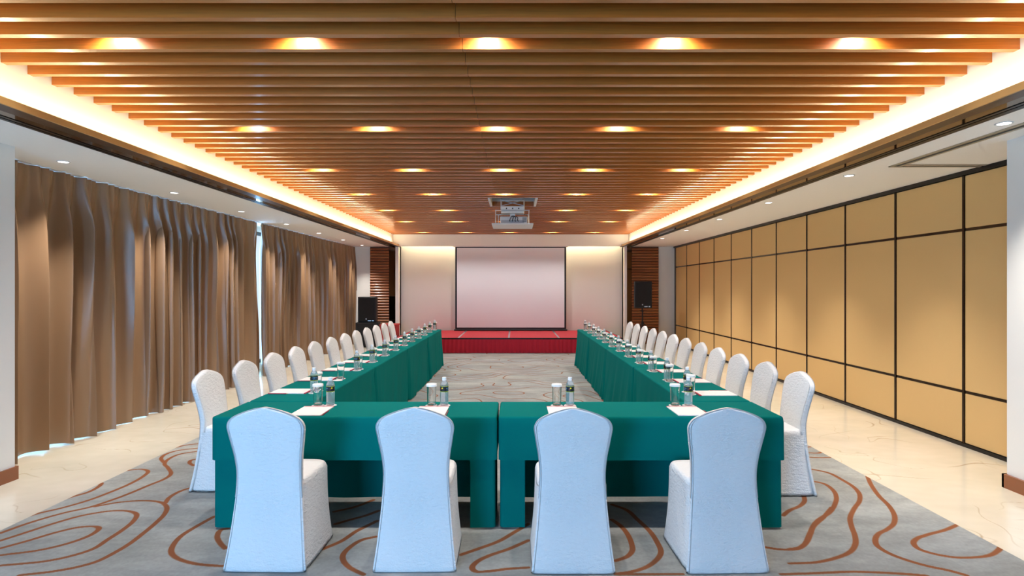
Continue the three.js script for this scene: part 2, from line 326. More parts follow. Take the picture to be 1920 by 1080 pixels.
// light slot above the front wall
{
  const g = thing('light_slot', 'warm light strip hidden above the header, washing the front wall', 'light strip', [-0.11, 3.05, -16.8]);
  part('housing', rb(6.3, 0.03, 0.06, 0.004), M.white, g, [0, 0.02, 0]);
  part('diffuser', rb(6.28, 0.006, 0.04, 0.002), M.led, g, [0, 0.002, 0]);
  areaLight(AMBER, SLOT, 6.2, 0.05, [-0.11, 3.04, -16.8], [-0.11, 0, -16.84]);
}
structure('ceiling_alcove', bx(-3.6, 3.4, 3.1, 3.5, 16.56, 17.1), M.white, 'white ceiling of the light slot above the front wall', 'ceiling');
// ribbed wooden end panels and mirrors
for (const [x0, x1, m0, m1, lab, i] of [[-4.14, -3.59, -3.59, -3.39, 'curtain', 8], [3.32, 4.09, 3.16, 3.32, 'partition', 9]]) {
  const g = structGroup('trim_' + i, 'horizontally ribbed brown wood panel on the end wall, ' + lab + ' side', 'wall panel');
  part('backing_board', bx(x0, x1, 0, H, 16.74, 16.78), M.soffitWood, g);
  const s = new THREE.Shape(); s.moveTo(-0.036, 0); s.quadraticCurveTo(-0.034, 0.034, 0, 0.042); s.quadraticCurveTo(0.034, 0.034, 0.036, 0); s.lineTo(-0.036, 0);
  const e = new THREE.ExtrudeGeometry(s, { depth: x1 - x0 - 0.01, bevelEnabled: false, curveSegments: 5 });
  e.rotateX(Math.PI / 2); e.rotateZ(Math.PI / 2);                 // length along x, bulge to the room
  e.computeBoundingBox(); const b = e.boundingBox; e.translate(-(b.min.x + b.max.x) / 2, -(b.min.y + b.max.y) / 2, -(b.min.z + b.max.z) / 2);
  const rib = metreUV(e);
  for (let y = 0.04, k = 0; y < H - 0.03; y += 0.0785, k++) part('rib', rib, M.rib[(k * 5 + (k >> 2)) % 3], g, [(x0 + x1) / 2, y, -16.722]);
  const pr = new THREE.Shape(), fr = i === 8 ? [16.70, 16.645] : [16.645, 16.70];               // mirror set at a slight angle, facing the side bay
  pr.moveTo(m0 + 0.004, 16.78); pr.lineTo(m0 + 0.004, fr[0]); pr.lineTo(m1 - 0.004, fr[1]); pr.lineTo(m1 - 0.004, 16.78);
  structure('trim_' + (i + 2), metreUV(new THREE.ExtrudeGeometry(pr, { depth: H, bevelEnabled: false }).rotateX(-Math.PI / 2)), M.darkMirror, 'dark bronze mirror strip beside the wooden ribs, ' + lab + ' side', 'mirror');
}
// folding partition
{
  const X = 4.53, edges = []; for (let k = -1; k <= 10; k++) edges.push(5.925 + 1.0625 * k);
  const w = structGroup('wall_partition', 'tan folding partition wall of upholstered panels in dark metal frames', 'partition');
  part('backing', bx(X + 0.025, X + 0.06, 0, H, 4.7, 16.78), M.black, w);
  part('top_track', bx(X - 0.02, X + 0.03, H - 0.045, H - 0.001, 4.7, 16.72), M.black, w);
  part('floor_seal', bx(X - 0.012, X + 0.03, 0.0, 0.035, 4.7, 16.72), M.black, w);
  part('frame_rail', bx(X + 0.002, X + 0.03, 0.54, 0.565, 4.7, 16.70), M.bronze, w);
  part('frame_rail', bx(X + 0.002, X + 0.03, 2.175, 2.20, 4.7, 16.70), M.bronze, w);
  const rows = [[0.04, 0.538], [0.567, 2.173], [2.202, H - 0.05]], pg = rows.map(([a, b]) => rb(0.05, b - a, 1.0625 - 0.036, 0.006));
  edges.forEach((e, i) => {
    part('frame_post', bx(X - 0.006, X + 0.03, 0.035, H - 0.045, e - 0.014, e + 0.014), M.bronze, w);
    if (i < edges.length - 1) rows.forEach(([a, b], r) => part('panel', pg[r], M.panel, w, [X + 0.025, (a + b) / 2, -(e + 0.53125)]));
  });
}
// downlights
function downlight(x, y, d, label, group, mat, color, power, angle, r = 0.045, deep = 0.0) {
  const g = thing('recessed_downlight', label, 'downlight', [x, y, -d], 0, group);
  part('trim_ring', lathe([[r, 0.006], [r, -0.004], [r + 0.010, -0.005], [r + 0.014, 0], [r + 0.012, 0.004]], 28), M.paint, g);
  part('lens', cyl(r, r, 0.004, 24), mat, g, [0, -0.0015, 0]);
  if (deep) part('housing', lathe([[r + 0.004, 0.004], [r + 0.006, deep], [0.001, deep]], 20), M.paint, g);
  const l = new THREE.SpotLight(color, power, 0, angle, 0.7, 2);
  l.position.set(0, -0.012, 0); l.target.position.set(0, -1, 0); l.castShadow = true; l.shadow.radius = 2; l.shadow.mapSize.set(256, 256);
  g.add(l, l.target); return g;
}
const CROSS = ['nearest the curtain side', 'second from the curtain side', 'in the middle', 'second from the partition side', 'nearest the partition side'];
for (let r = 0; r <= 6; r++) for (let i = 0; i < 5; i++) {
  const d = r === 6 ? 15.855 : 3.60 + 1.935 * r;
  downlight(-2.5 + 1.165 * i, 3.245, d, 'warm downlight between ceiling slats, ' + ORD[6 - r] + ' row from the stage, ' + CROSS[i], 'downlights between the ceiling slats', M.lampWarm, WARM, SLATLAMP, 1.3, 0.04, 0.115);
}
for (let k = 0; k < 7; k++) downlight(-4.22, H - 0.001, 5.48 + 1.78 * k, 'small white downlight in the soffit by the curtains, ' + ORD[6 - k] + ' from the stage', 'soffit downlights by the curtains', M.lampWhite, WHITE, CURTLAMP, 0.75, 0.042);
for (let k = 0; k < 6; k++) downlight(3.5, H - 0.001, 4.2 + 1.95 * k, 'small white downlight in the soffit by the partition, ' + ORD[5 - k] + ' from the stage', 'soffit downlights by the partition', M.lampWhite, WHITE, PARTLAMP, 0.75, 0.042);

// ---------- curtains ----------
function curtain(d0, d1, s, label) {
  const len = d1 - d0, N = Math.round(len * 95), R = 26, pos = [], uv = [], idx = [];
  const ph = [0];
  for (let i = 1; i <= N; i++) { const z = d0 + len * i / N; ph.push(ph[i - 1] + (len / N) * 2 * Math.PI / (0.30 + 0.26 * noise.noise(z * 1.6, s, 0.4))); }
  for (let j = 0; j <= R; j++) {
    const t = j / R;                                          // 0 top, 1 hem
    for (let i = 0; i <= N; i++) {
      const z = d0 + len * i / N, f = ph[i];
      const big = 0.075 + 0.055 * noise.noise(z * 1.7, s + 3, 0.2), open = THREE.MathUtils.smoothstep(t, 0.0, 0.22);
      const sway = 0.05 * t * noise.noise(z * 0.9, t * 1.2, s + 9);
      const fold = Math.sin(f + 0.5 * noise.noise(z * 2, t * 1.5, s)) + 0.34 * Math.sin(2 * f + 1.1 + noise.noise(z * 1.1, t * 0.8, s) * 4);
      const pinch = 0.016 * Math.sin(3 * f) * (1 - open);
      const x = -4.60 + big * (0.30 + 0.70 * open) * fold + pinch + sway + 0.006 * noise.noise(z * 14, t * 5, s);
      const dz = 0.05 * open * Math.cos(f) * (1 + 0.4 * noise.noise(z * 1.9, 4, s));
      const hem = 0.006 + 0.075 * Math.max(0, noise.noise(z * 1.35, 7, s) - 0.12);
      const ov = s < 3 ? 0.11 * THREE.MathUtils.smoothstep(t, 0.12, 0.55) * Math.exp(-(d1 - z) / 0.25) : 0;
      const y = (H - 0.010) * (1 - t) + hem * t;
      pos.push(x, y, -clamp(z + dz + ov + 0.03 * t * noise.noise(z * 0.7, t, s + 5), d0 - 0.03, d1 + 0.02 + 0.10 * t)); uv.push(f * 0.06, y);
    }
  }
  for (let j = 0; j < R; j++) for (let i = 0; i < N; i++) { const a = j * (N + 1) + i, b = a + 1, c = a + N + 1, e = c + 1; idx.push(a, c, b, b, c, e); }
  const g = new THREE.BufferGeometry(); g.setAttribute('position', new THREE.Float32BufferAttribute(pos, 3)); g.setAttribute('uv', new THREE.Float32BufferAttribute(uv, 2)); g.setIndex(idx); g.computeVertexNormals();
  const t = thing('curtain', label, 'curtain', [0, 0, 0], 0, 'floor-length curtains');
  part('fabric', g, M.curtain, t);
  part('heading_tape', bx(-4.645, -4.64, H - 0.06, H - 0.02, d0 + 0.1, d1 - 0.1), M.curtain, t);
}
curtain(4.98, 10.54, 1.3, 'taupe satin curtain hanging beside the white pier, in deep folds');
curtain(10.60, 16.75, 6.1, 'taupe satin curtain hanging beside the loudspeaker stack, in deep folds');
structure('trim_12', bx(-4.66, -4.58, H - 0.008, H, 4.92, 16.6), M.paint, 'white curtain rail under the soffit', 'curtain rail');

// ---------- stage and screen ----------
{
  const e = [-2.94, -1.39, -0.156, 1.07, 2.62], z0 = 14.32, z1 = 16.9, top = 0.38;
  const t = thing('stage', 'low portable stage with red carpet top and crimson pleated skirt', 'stage', [-0.16, 0, -15.6]);
  const o = [0.16, 0, 15.6];
  for (let i = 0; i < 4; i++) part('deck_panel', bx(e[i] + 0.015, e[i + 1] - 0.015, top - 0.06, top, z0 + 0.02, z1), M.redCarpet, t, o);
  for (let i = 1; i < 4; i++) part('joint_strip', bx(e[i] - 0.022, e[i] + 0.022, top - 0.03, top + 0.004, z0 + 0.02, z1), M.metal, t, o);
  part('edge_trim', merge([bx(e[0], e[4], top - 0.045, top + 0.003, z0 - 0.005, z0 + 0.02), bx(e[0] - 0.012, e[0] + 0.014, top - 0.045, top + 0.003, z0, z1), bx(e[4] - 0.014, e[4] + 0.012, top - 0.045, top + 0.003, z0, z1)]), M.black, t, o);
  for (let i = 0; i <= 4; i++) for (const z of [z0 + 0.2, z1 - 0.2]) part('leg', rod([clamp(e[i], e[0] + 0.1, e[4] - 0.1), 0, -z], [clamp(e[i], e[0] + 0.1, e[4] - 0.1), top - 0.06, -z], 0.02), M.steel, t, o);
  const path = []; const step = 0.012;
  for (let z = z1; z > z0; z -= step) path.push([e[0], z, -1, 0]);
  for (let x = e[0]; x < e[4]; x += step) path.push([x, z0, 0, -1]);
  for (let z = z0; z < z1; z += step) path.push([e[4], z, 1, 0]);
  const pos = [], uv = [], idx = [], R = 5;
  path.forEach(([x, z, nx, nz], i) => {
    const s = i * step, a = Math.sin(s * 2 * Math.PI / 0.105 + 0.8 * noise.noise(s * 2, 1, 2)), q = 0.010 + 0.016 * a;
    for (let j = 0; j <= R; j++) { const k = j / R, w = 0.012 + (0.45 + 0.55 * k) * q; pos.push(x + nx * w, (top - 0.03) * (1 - k) + 0.018 * k, -(z + nz * w)); uv.push(s, k); }
  });
  for (let i = 0; i < path.length - 1; i++) for (let j = 0; j < R; j++) { const a = i * (R + 1) + j, b = a + R + 1; idx.push(a, a + 1, b, b, a + 1, b + 1); }
  const g = new THREE.BufferGeometry(); g.setAttribute('position', new THREE.Float32BufferAttribute(pos, 3)); g.setAttribute('uv', new THREE.Float32BufferAttribute(uv, 2)); g.setIndex(idx); g.computeVertexNormals();
  part('skirt', g, M.red, t, o);
}
{
  const x0 = -1.70, x1 = 1.445, y0 = 0.42, y1 = 2.765, d = 16.62;
  const t = thing('projection_screen', 'large white projection screen with black border above the stage', 'screen', [(x0 + x1) / 2, 0, -d]);
  const o = [-(x0 + x1) / 2, 0, d];
  part('screen_surface', bx(x0 + 0.05, x1 - 0.05, y0 + 0.06, y1, d - 0.003, d + 0.001), M.screen, t, o);
  part('border', merge([bx(x0, x0 + 0.05, y0, y1, d - 0.004, d + 0.002), bx(x1 - 0.05, x1, y0, y1, d - 0.004, d + 0.002), bx(x0 + 0.05, x1 - 0.05, y0, y0 + 0.06, d - 0.004, d + 0.002), bx(x0 + 0.05, x1 - 0.05, y1 - 0.03, y1, d - 0.004, d - 0.0031)]), M.plastic, t, o);
  const b = rod([x0 - 0.03, y0 - 0.012, -d], [x1 + 0.03, y0 - 0.012, -d], 0.022, 14); part('bottom_bar', b, M.plastic, t, o);
  part('roller_case', bx(x0 - 0.06, x1 + 0.06, y1, y1 + 0.12, d - 0.05, d + 0.07), M.paint, t, o);
}
// ---------- loudspeakers, red box ----------
function speakerBox(g, w, h, d, y0) {
  part('cabinet', rb(w, h, d, 0.02, 3), M.plastic, g, [0, y0 + h / 2, 0]);
  part('grille', rb(w * 0.88, h * 0.94, 0.02, 0.008), M.grille, g, [0, y0 + h / 2, d / 2 + 0.004]);
  part('badge', rb(0.03, 0.03, 0.006, 0.003), M.metal, g, [-0.02, y0 + 0.13 * h, d / 2 + 0.016]);
  part('emblem', merge([rb(0.09, 0.022, 0.005, 0.002).translate(0.07, 0, 0), rb(0.04, 0.03, 0.005, 0.002).translate(0.16, 0, 0)]), M.metal, g, [0, y0 + 0.06 * h, d / 2 + 0.016]);
  for (const s of [-1, 1]) part('handle', rb(0.006, 0.10, 0.10, 0.004), M.steel, g, [s * (w / 2 + 0.001), y0 + h * 0.5, 0]);
}
{
  const s = thing('subwoofer', 'large black subwoofer standing on the floor beneath the loudspeaker', 'subwoofer', [-4.02, 0, -16.05], 0.12);
  speakerBox(s, 0.60, 0.66, 0.55, 0.012);
  for (const [x, z] of [[-1, -1], [1, -1], [-1, 1], [1, 1]]) part('foot', cyl(0.025, 0.03, 0.014, 12), M.grille, s, [x * 0.24, 0.007, z * 0.22]);
  speakerBox(thing('loudspeaker', 'black loudspeaker stacked on the subwoofer beside the curtain', 'loudspeaker', [-4.03, 0.674, -16.05], 0.12), 0.48, 0.69, 0.40, 0);
  const st = thing('speaker_stand', 'black tripod speaker stand in front of the wooden ribs', 'speaker stand', [3.45, 0, -15.9]);
  part('pole', rod([0, 0.12, 0], [0, 1.06, 0], 0.018, 14), M.plastic, st);
  part('collar', cyl(0.032, 0.032, 0.07, 16), M.plastic, st, [0, 0.66, 0]);
  part('collar', cyl(0.030, 0.030, 0.06, 16), M.plastic, st, [0, 0.98, 0]);
  part('knob', rod([0.02, 0.98, 0], [-0.07, 0.98, 0.02], 0.012), M.plastic, st);
  for (let k = 0; k < 3; k++) {
    const a = 0.5 + k * 2.0944, c = Math.cos(a), q = Math.sin(a);
    const l = part('leg', rod([c * 0.03, 0.66, q * 0.03], [c * 0.55, 0.02, q * 0.55], 0.013, 10), M.plastic, st);
    part('rubber_foot', cyl(0.017, 0.02, 0.04, 12), M.grille, l, [c * 0.55, 0.02, q * 0.55]);
    part('brace', rod([c * 0.02, 0.22, q * 0.02], [c * 0.32, 0.30, q * 0.32], 0.008), M.plastic, st);
  }
  speakerBox(thing('loudspeaker', 'black loudspeaker raised on the tripod stand', 'loudspeaker', [3.46, 1.06, -15.9], -0.15), 0.46, 0.72, 0.36, 0);
  const b = thing('draped_box', 'red cloth-covered box standing beside the subwoofer', 'box', [-3.28, 0, -15.35]);
  part('box_body', rb(0.40, 0.62, 0.5, 0.01), M.redBox, b, [0, 0.31, 0]);
  part('lid', rb(0.43, 0.04, 0.53, 0.01), M.redBox, b, [0, 0.64, 0]);
  for (let k = 0; k < 4; k++) part('stud', new THREE.SphereGeometry(0.012, 10, 6), M.metal, b, [0.17, 0.12 + 0.14 * k, 0.251]);
}
// ---------- projector on its lift ----------
{
  const t = thing('ceiling_projector', 'white projector on a motorised lift lowered from the slat ceiling', 'projector', [-0.045, 2.68, -10.35]);
  part('tray', rb(0.71, 0.022, 0.78, 0.004), M.paint, t, [0, 0.011, 0]);
  const p = part('projector_body', rb(0.47, 0.13, 0.36, 0.014, 3), M.paint, t, [0.02, 0.09, 0.05]);
  part('connector_panel', rb(0.40, 0.05, 0.006, 0.002), std({ color: '#aeb4bd', roughness: 0.5 }), p, [-0.02, -0.025, 0.181]);
  part('vent_grille', merge([-3, -2, -1, 0, 1, 2, 3].map((k) => rb(0.07, 0.006, 0.006, 0.002).translate(0, k * 0.012, 0))), M.steel, p, [0.185, 0.01, 0.182]);
  part('lens', lathe([[0.05, 0], [0.05, 0.03], [0.04, 0.032], [0.03, 0.02], [0.001, 0.016]], 24).rotateX(-Math.PI / 2), M.plastic, p, [-0.1, 0, -0.18]);
  const b = part('lift_box', rb(0.39, 0.12, 0.30, 0.008), M.paint, t, [0, 0.27, 0.1]);
  for (const k of [-1, 0, 1]) part('knockout', cyl(0.012, 0.012, 0.006, 14).rotateX(Math.PI / 2), M.plastic, b, [k * 0.105, 0.02, 0.151]);
  part('mount', rb(0.09, 0.07, 0.09, 0.006), M.paint, t, [0, 0.18, 0.12]);
  for (const [x, z] of [[-0.29, 0.3], [-0.26, -0.3], [0.28, 0.3], [0.28, -0.3]]) part('rod', rod([x, 0.02, z], [x, 0.25, z], 0.007), M.metal, t);
  for (const z of [-0.3, 0.3]) part('cross_bar', rod([-0.3, 0.25, z], [0.29, 0.25, z], 0.008), M.metal, t);
  for (const x of [-0.2, 0.2]) for (const z of [-0.2, 0.2]) part('hanger', rod([x, 0.25, z], [x, 0.68, z], 0.009), M.metal, t);
  part('scissor_arm', merge([rod([-0.2, 0.34, 0.21], [0.2, 0.44, 0.21], 0.007), rod([0.2, 0.34, 0.21], [-0.2, 0.44, 0.21], 0.007), rod([-0.2, 0.44, 0.21], [0.2, 0.44, 0.21], 0.007)]), M.metal, t);
  for (let k = 0; k < 4; k++) {
    const c = new THREE.CatmullRomCurve3([new THREE.Vector3(-0.02 + 0.012 * k, 0.17, 0.17), new THREE.Vector3(-0.03 + 0.04 * k, 0.13, 0.27), new THREE.Vector3(-0.05 + 0.045 * k, 0.085, 0.28), new THREE.Vector3(-0.05 + 0.05 * k, 0.07, 0.235)]);
    part('cable', new THREE.TubeGeometry(c, 14, 0.006, 6), M.plastic, t);
  }
}

// ---------- tables and cloths ----------
const TOP = 0.752;
function outline(x0, x1, d0, d1, r) {                          // closed loop of [x, d, nx, nd, side, s] (depth axis d)
  const out = []; let s = 0; const st = 0.02;
  const line = (ax, ad, bx_, bd, nx, nd, side) => { const L = Math.hypot(bx_ - ax, bd - ad), n = Math.ceil(L / st); for (let i = 0; i < n; i++) { const t = i / n; out.push([ax + (bx_ - ax) * t, ad + (bd - ad) * t, nx, nd, side, s + L * t]); } s += L; };
  const arc = (cx, cd, a0, side) => { const n = 6; for (let i = 0; i < n; i++) { const a = a0 + (Math.PI / 2) * i / n; out.push([cx + r * Math.cos(a), cd + r * Math.sin(a), Math.cos(a), Math.sin(a), side, s + r * 1.57 * i / n]); } s += r * 1.57; };
  line(x0 + r, d0, x1 - r, d0, 0, -1, 'near'); arc(x1 - r, d0 + r, -Math.PI / 2, 'near');
  line(x1, d0 + r, x1, d1 - r, 1, 0, 'right'); arc(x1 - r, d1 - r, 0, 'right');
  line(x1 - r, d1, x0 + r, d1, 0, 1, 'far'); arc(x0 + r, d1 - r, Math.PI / 2, 'far');
  line(x0, d1 - r, x0, d0 + r, -1, 0, 'left'); arc(x0 + r, d0 + r, Math.PI, 'left');
  return out;
}
function sheet(pts, closed, inset, top, bottomOf, offOf) {
  const pos = [], uv = [], idx = [], R = 16, e = 0.014;
  pts.forEach((p) => {
    const [x, d, nx, nd] = p, yb = bottomOf(p);
    for (let j = 0; j <= R; j++) {
      let off, y;
      if (j <= 4) { const a = (j / 4) * Math.PI / 2; off = e * Math.sin(a) - e; y = top - e * (1 - Math.cos(a)); } else { const t = (j - 4) / (R - 4); y = top - e + (yb - top + e) * t; off = offOf(p, (top - y) / top); }
      off -= inset; pos.push(x + nx * off, y, -(d + nd * off)); uv.push(p[5], y);
    }
  });
  const n = pts.length;
  for (let i = 0; i < (closed ? n : n - 1); i++) for (let j = 0; j < R; j++) { const a = i * (R + 1) + j, b = ((i + 1) % n) * (R + 1) + j; idx.push(a, b, a + 1, b, b + 1, a + 1); }
  const g = new THREE.BufferGeometry(); g.setAttribute('position', new THREE.Float32BufferAttribute(pos, 3)); g.setAttribute('uv', new THREE.Float32BufferAttribute(uv, 2)); g.setIndex(idx); g.computeVertexNormals(); return g;
}
function topSheet(pts, inset, y) {
  const e = 0.014, s = new THREE.Shape(pts.map(([x, d, nx, nd]) => new THREE.Vector2(x - nx * (e + inset), d - nd * (e + inset))));
  const g = new THREE.ShapeGeometry(s); g.rotateX(-Math.PI / 2); g.translate(0, y, 0); return g;
}
function makeTable(x0, x1, d0, d1, label, group) {
  const w = x1 - x0 - 0.05, dp = d1 - d0 - 0.05, t = thing('folding_table', label, 'table', [(x0 + x1) / 2, 0, -(d0 + d1) / 2], 0, group);
  part('tabletop', rb(w, 0.025, dp, 0.006), M.tableWood, t, [0, 0.734, 0]);
  part('apron', merge([rb(w - 0.1, 0.04, 0.02).translate(0, 0, dp / 2 - 0.06), rb(w - 0.1, 0.04, 0.02).translate(0, 0, -dp / 2 + 0.06)]), M.steel, t, [0, 0.70, 0]);
  for (const a of [-1, 1]) for (const b of [-1, 1]) part('leg', rod([a * (w / 2 - 0.08), 0.009, b * (dp / 2 - 0.06)], [a * (w / 2 - 0.08), 0.72, b * (dp / 2 - 0.06)], 0.013, 10), M.steel, t);
}
function frontCloth(x0, x1, label, s) {
  const d0 = 3.86, d1 = 4.385, pts = outline(x0, x1, d0, d1, 0.02);
  makeTable(x0, x1, d0, d1, 'folding table beneath the cloth, ' + s, 'tables facing the stage');
  const t = thing('tablecloth', label, 'tablecloth', [0, 0, 0], 0, 'green cloths on the tables facing the stage');
  const wob = (p, k) => (p[4] === 'near' ? 0.004 : 0) + (p[4] === 'near' ? 0.02 : 0) * k * (0.3 + noise.noise(p[5] * 3.2, x0, 1));
  part('cloth_top', merge([topSheet(pts, 0, TOP), sheet(pts, true, 0, TOP, (p) => 0.468 + 0.004 * noise.noise(p[5] * 2, 3, x0), wob)]), M.cloth, t);
  // long skirt: rear, ends, and a short return round the front corners
  const sk = outline(x0, x1, d0, d1, 0.035), wrap = sk.filter((p) => !(p[4] === 'near' && p[0] > x0 + 0.19 && p[0] < x1 - 0.19));
  const k0 = wrap.findIndex((p, i) => p[4] === 'near' && p[0] >= x1 - 0.19), path = wrap.slice(k0).concat(wrap.slice(0, k0));
  part('cloth_skirt', sheet(path, false, 0.010, TOP - 0.004, (p) => (p[4] === 'far' ? 0.040 + 0.014 * noise.noise(p[5] * 2.2, x0, 5) : 0.022), (p, k) => (p[4] === 'near' || p[4] === 'far' ? 0.010 : 0.003) * k * (0.4 + noise.noise(p[5] * 5, x0, 9))), M.cloth, t);
}
const FX0 = -2.0, FXM = -0.116, FX1 = 1.77;
frontCloth(FX0, FXM - 0.006, 'green cloth on the front table at the curtain side, open beneath', 'front row, curtain side');
frontCloth(FXM + 0.006, FX1, 'green cloth on the front table at the partition side, open beneath', 'front row, partition side');
function armCloth(x0, x1, d0, d1, inner, label, s) {
  const pts = outline(x0, x1, d0, d1, 0.022);
  makeTable(x0, x1, d0, d1, 'folding table beneath the cloth, ' + s, 'tables along the sides');
  const t = thing('tablecloth', label, 'tablecloth', [0, 0, 0], 0, 'green cloths on the side tables');
  const outer = inner === 'right' ? 'left' : 'right', L = d1 - d0;
  part('cloth', merge([topSheet(pts, 0, TOP), sheet(pts, true, 0, TOP, (p) => (p[4] === outer ? 0.47 : 0.022), (p, k) => {
    if (p[4] !== inner) return -0.012 * k;
    const u = clamp((p[1] - d0) / L), edge = Math.min(u, 1 - u) * L, c = Math.exp(-edge * edge / 0.02);
    return k * (0.034 + 0.026 * noise.noise(p[5] * 2.1, d0, 2) + 0.030 * noise.noise(p[5] * 6.0 + 2.2 * k, d0, 4) + 0.042 * c * Math.sin(edge * 36 + d0 + k) - 0.10 * Math.exp(-edge * edge / 0.0022));
  })]), M.cloth, t);
}
for (let k = 0; k < 4; k++) {
  const a = 4.405 + 1.905 * k, b = a + 1.888;
  armCloth(-2.0, -1.505, a, b, 'right', 'long green cloth on the curtain-side tables, ' + ORD[k] + ' from the front tables', 'curtain side, ' + ORD[k] + ' from the front tables');
  armCloth(1.268, 1.77, a, b, 'left', 'long green cloth on the partition-side tables, ' + ORD[k] + ' from the front tables', 'partition side, ' + ORD[k] + ' from the front tables');
}

// ---------- banquet chairs ----------
const spline = (tab) => (y) => { let i = 0; while (i < tab.length - 2 && y > tab[i + 1][0]) i++; const p = (k) => tab[clamp(k, 0, tab.length - 1)], [y1, v1] = p(i), [y2, v2] = p(i + 1), [y0, v0] = p(i - 1), [y3, v3] = p(i + 2); const t = clamp((y - y1) / (y2 - y1)), m1 = i > 0 ? (v2 - v0) / (y2 - y0) * (y2 - y1) : v2 - v1, m2 = i < tab.length - 2 ? (v3 - v1) / (y3 - y1) * (y2 - y1) : v2 - v1, t2 = t * t, t3 = t2 * t; return (2 * t3 - 3 * t2 + 1) * v1 + (t3 - 2 * t2 + t) * m1 + (-2 * t3 + 3 * t2) * v2 + (t3 - t2) * m2; };
function rings(list, seg, capTop = true, capBottom = true) {    // list of [y, half width, z front, z back, roundness]
  const pos = [], uv = [], idx = [];
  list.forEach(([y, w, zf, zb, e]) => {
    const c = (zf + zb) / 2, hz = (zb - zf) / 2;
    for (let i = 0; i <= seg; i++) { const a = 2 * Math.PI * i / seg, ca = Math.cos(a), sa = Math.sin(a); const X = w * Math.sign(ca) * Math.abs(ca) ** e, Z = c + hz * Math.sign(sa) * Math.abs(sa) ** e; pos.push(X, y, Z); uv.push(Math.abs(sa) > 0.5 && hz < 0.06 ? X : X * 0.7 + Z, y); }
  });
  const n = seg + 1;
  for (let j = 0; j < list.length - 1; j++) for (let i = 0; i < seg; i++) { const a = j * n + i, b = a + 1, c = a + n, d = c + 1; idx.push(a, c, b, b, c, d); }
  for (const [on, j, flip] of [[capBottom, 0, 1], [capTop, list.length - 1, 0]]) if (on) {
    const c = pos.length / 3; pos.push(0, list[j][0], (list[j][2] + list[j][3]) / 2); uv.push(0, list[j][0]);
    for (let i = 0; i < seg; i++) flip ? idx.push(c, j * n + i, j * n + i + 1) : idx.push(c, j * n + i + 1, j * n + i);
  }
  const g = new THREE.BufferGeometry(); g.setAttribute('position', new THREE.Float32BufferAttribute(pos, 3)); g.setAttribute('uv', new THREE.Float32BufferAttribute(uv, 2)); g.setIndex(idx); g.computeVertexNormals();
  const nn = g.attributes.normal;                              // close the shading seam of every ring
  list.forEach((_, j) => { const a = j * n, b = a + seg, v = new THREE.Vector3(nn.getX(a) + nn.getX(b), nn.getY(a) + nn.getY(b), nn.getZ(a) + nn.getZ(b)).normalize(); nn.setXYZ(a, v.x, v.y, v.z); nn.setXYZ(b, v.x, v.y, v.z); });
  return g;
}
function makeChair() {
  const t = new THREE.Group();
  const back = spline([[0, 0.270], [0.15, 0.243], [0.32, 0.220], [0.46, 0.210], [0.56, 0.212], [0.72, 0.240], [0.86, 0.272], [0.935, 0.285]]);   // rear face profile
  const half = spline([[0, 0.236], [0.15, 0.217], [0.32, 0.200], [0.46, 0.189], [0.55, 0.187], [0.64, 0.194], [0.72, 0.207], [0.79, 0.2175]]);
  // half width of the crown above the shoulders, as a round-cornered peak
  const crown = (q) => { const pk = [[0, 0.2175], [0.012, 0.2182], [0.03, 0.2165], [0.05, 0.208], [0.068, 0.192], [0.083, 0.168], [0.097, 0.138], [0.110, 0.103], [0.121, 0.066], [0.129, 0.034], [0.1325, 0.012]]; return spline(pk)(q); };
  const L = [];
  const th = (y) => 0.030 + 0.026 * clamp((y - 0.30) / 0.25);
  for (let k = 0; k <= 40; k++) { const y = 0.006 + (0.79 - 0.006) * k / 40, zb = back(y); L.push([y, half(y), zb - th(y), zb, 0.42]); }
  for (let k = 1; k <= 34; k++) { const q = 0.1325 * (1 - (1 - k / 34) ** 1.6), y = 0.79 + q, zb = back(y), w = crown(q), r = clamp(q / 0.1325) ** 6; L.push([y, w, zb - th(y) + 0.010 * r, zb - 0.010 * r, 0.42 + 0.2 * r]); }
  const b = part('backrest', rings(L, 56), M.cover, t);
  // welt along the outline of the back
  const wp = []; for (let y = 0.40; y <= 0.79; y += 0.03) wp.push(new THREE.Vector3(half(y) - 0.002, y, back(y) - 0.012));
  for (let q = 0.012; q <= 0.1325; q += 0.0105) wp.push(new THREE.Vector3(crown(q) - 0.001, 0.7905 + q, back(0.79 + q) - 0.014));
  const full = wp.concat(wp.slice().reverse().map((v) => new THREE.Vector3(-v.x, v.y, v.z)));
  part('seam', new THREE.TubeGeometry(new THREE.CatmullRomCurve3(full), 120, 0.0038, 6), M.cover, b);
  // seat cushion and the skirt falling to the floor
  const S = [];
  for (let k = 0; k <= 22; k++) { const u = k / 22, y = 0.008 + 0.452 * u; const w = 0.232 - 0.030 * u ** 0.8 - 0.006 * Math.sin(u * 3.1), zf = -0.262 + 0.024 * u ** 0.9 + 0.008 * Math.sin(u * 3.1), zb = back(y) - 0.012; S.push([y, w, zf, zb, 0.22]); }
  part('skirt', rings(S, 64, false), M.cover, t);
  const C = [];
  for (let k = 0; k <= 14; k++) { const a = -0.9 + k * (Math.PI / 2 + 0.9) / 14, y = 0.462 + 0.034 * Math.sin(a), i = 0.022 * (1 - Math.cos(a)); C.push([y, 0.2 - i, -0.236 + i, 0.175, 0.22 + 0.1 * (k / 14)]); }
  C.push([0.499, 0.14, -0.18, 0.15, 0.4], [0.502, 0.06, -0.08, 0.10, 0.6]);
  part('seat', rings(C, 56), M.cover, t);
  return t;
}
const chair0 = makeChair();
function placeChair(x, d, turn, label, group) {
  const c = chair0.clone(); c.name = numbered('banquet_chair'); c.position.set(x, 0.008, -d); c.rotation.y = turn; c.userData = {}; scene.add(c);
  return tag(c, label, 'chair', group);
}
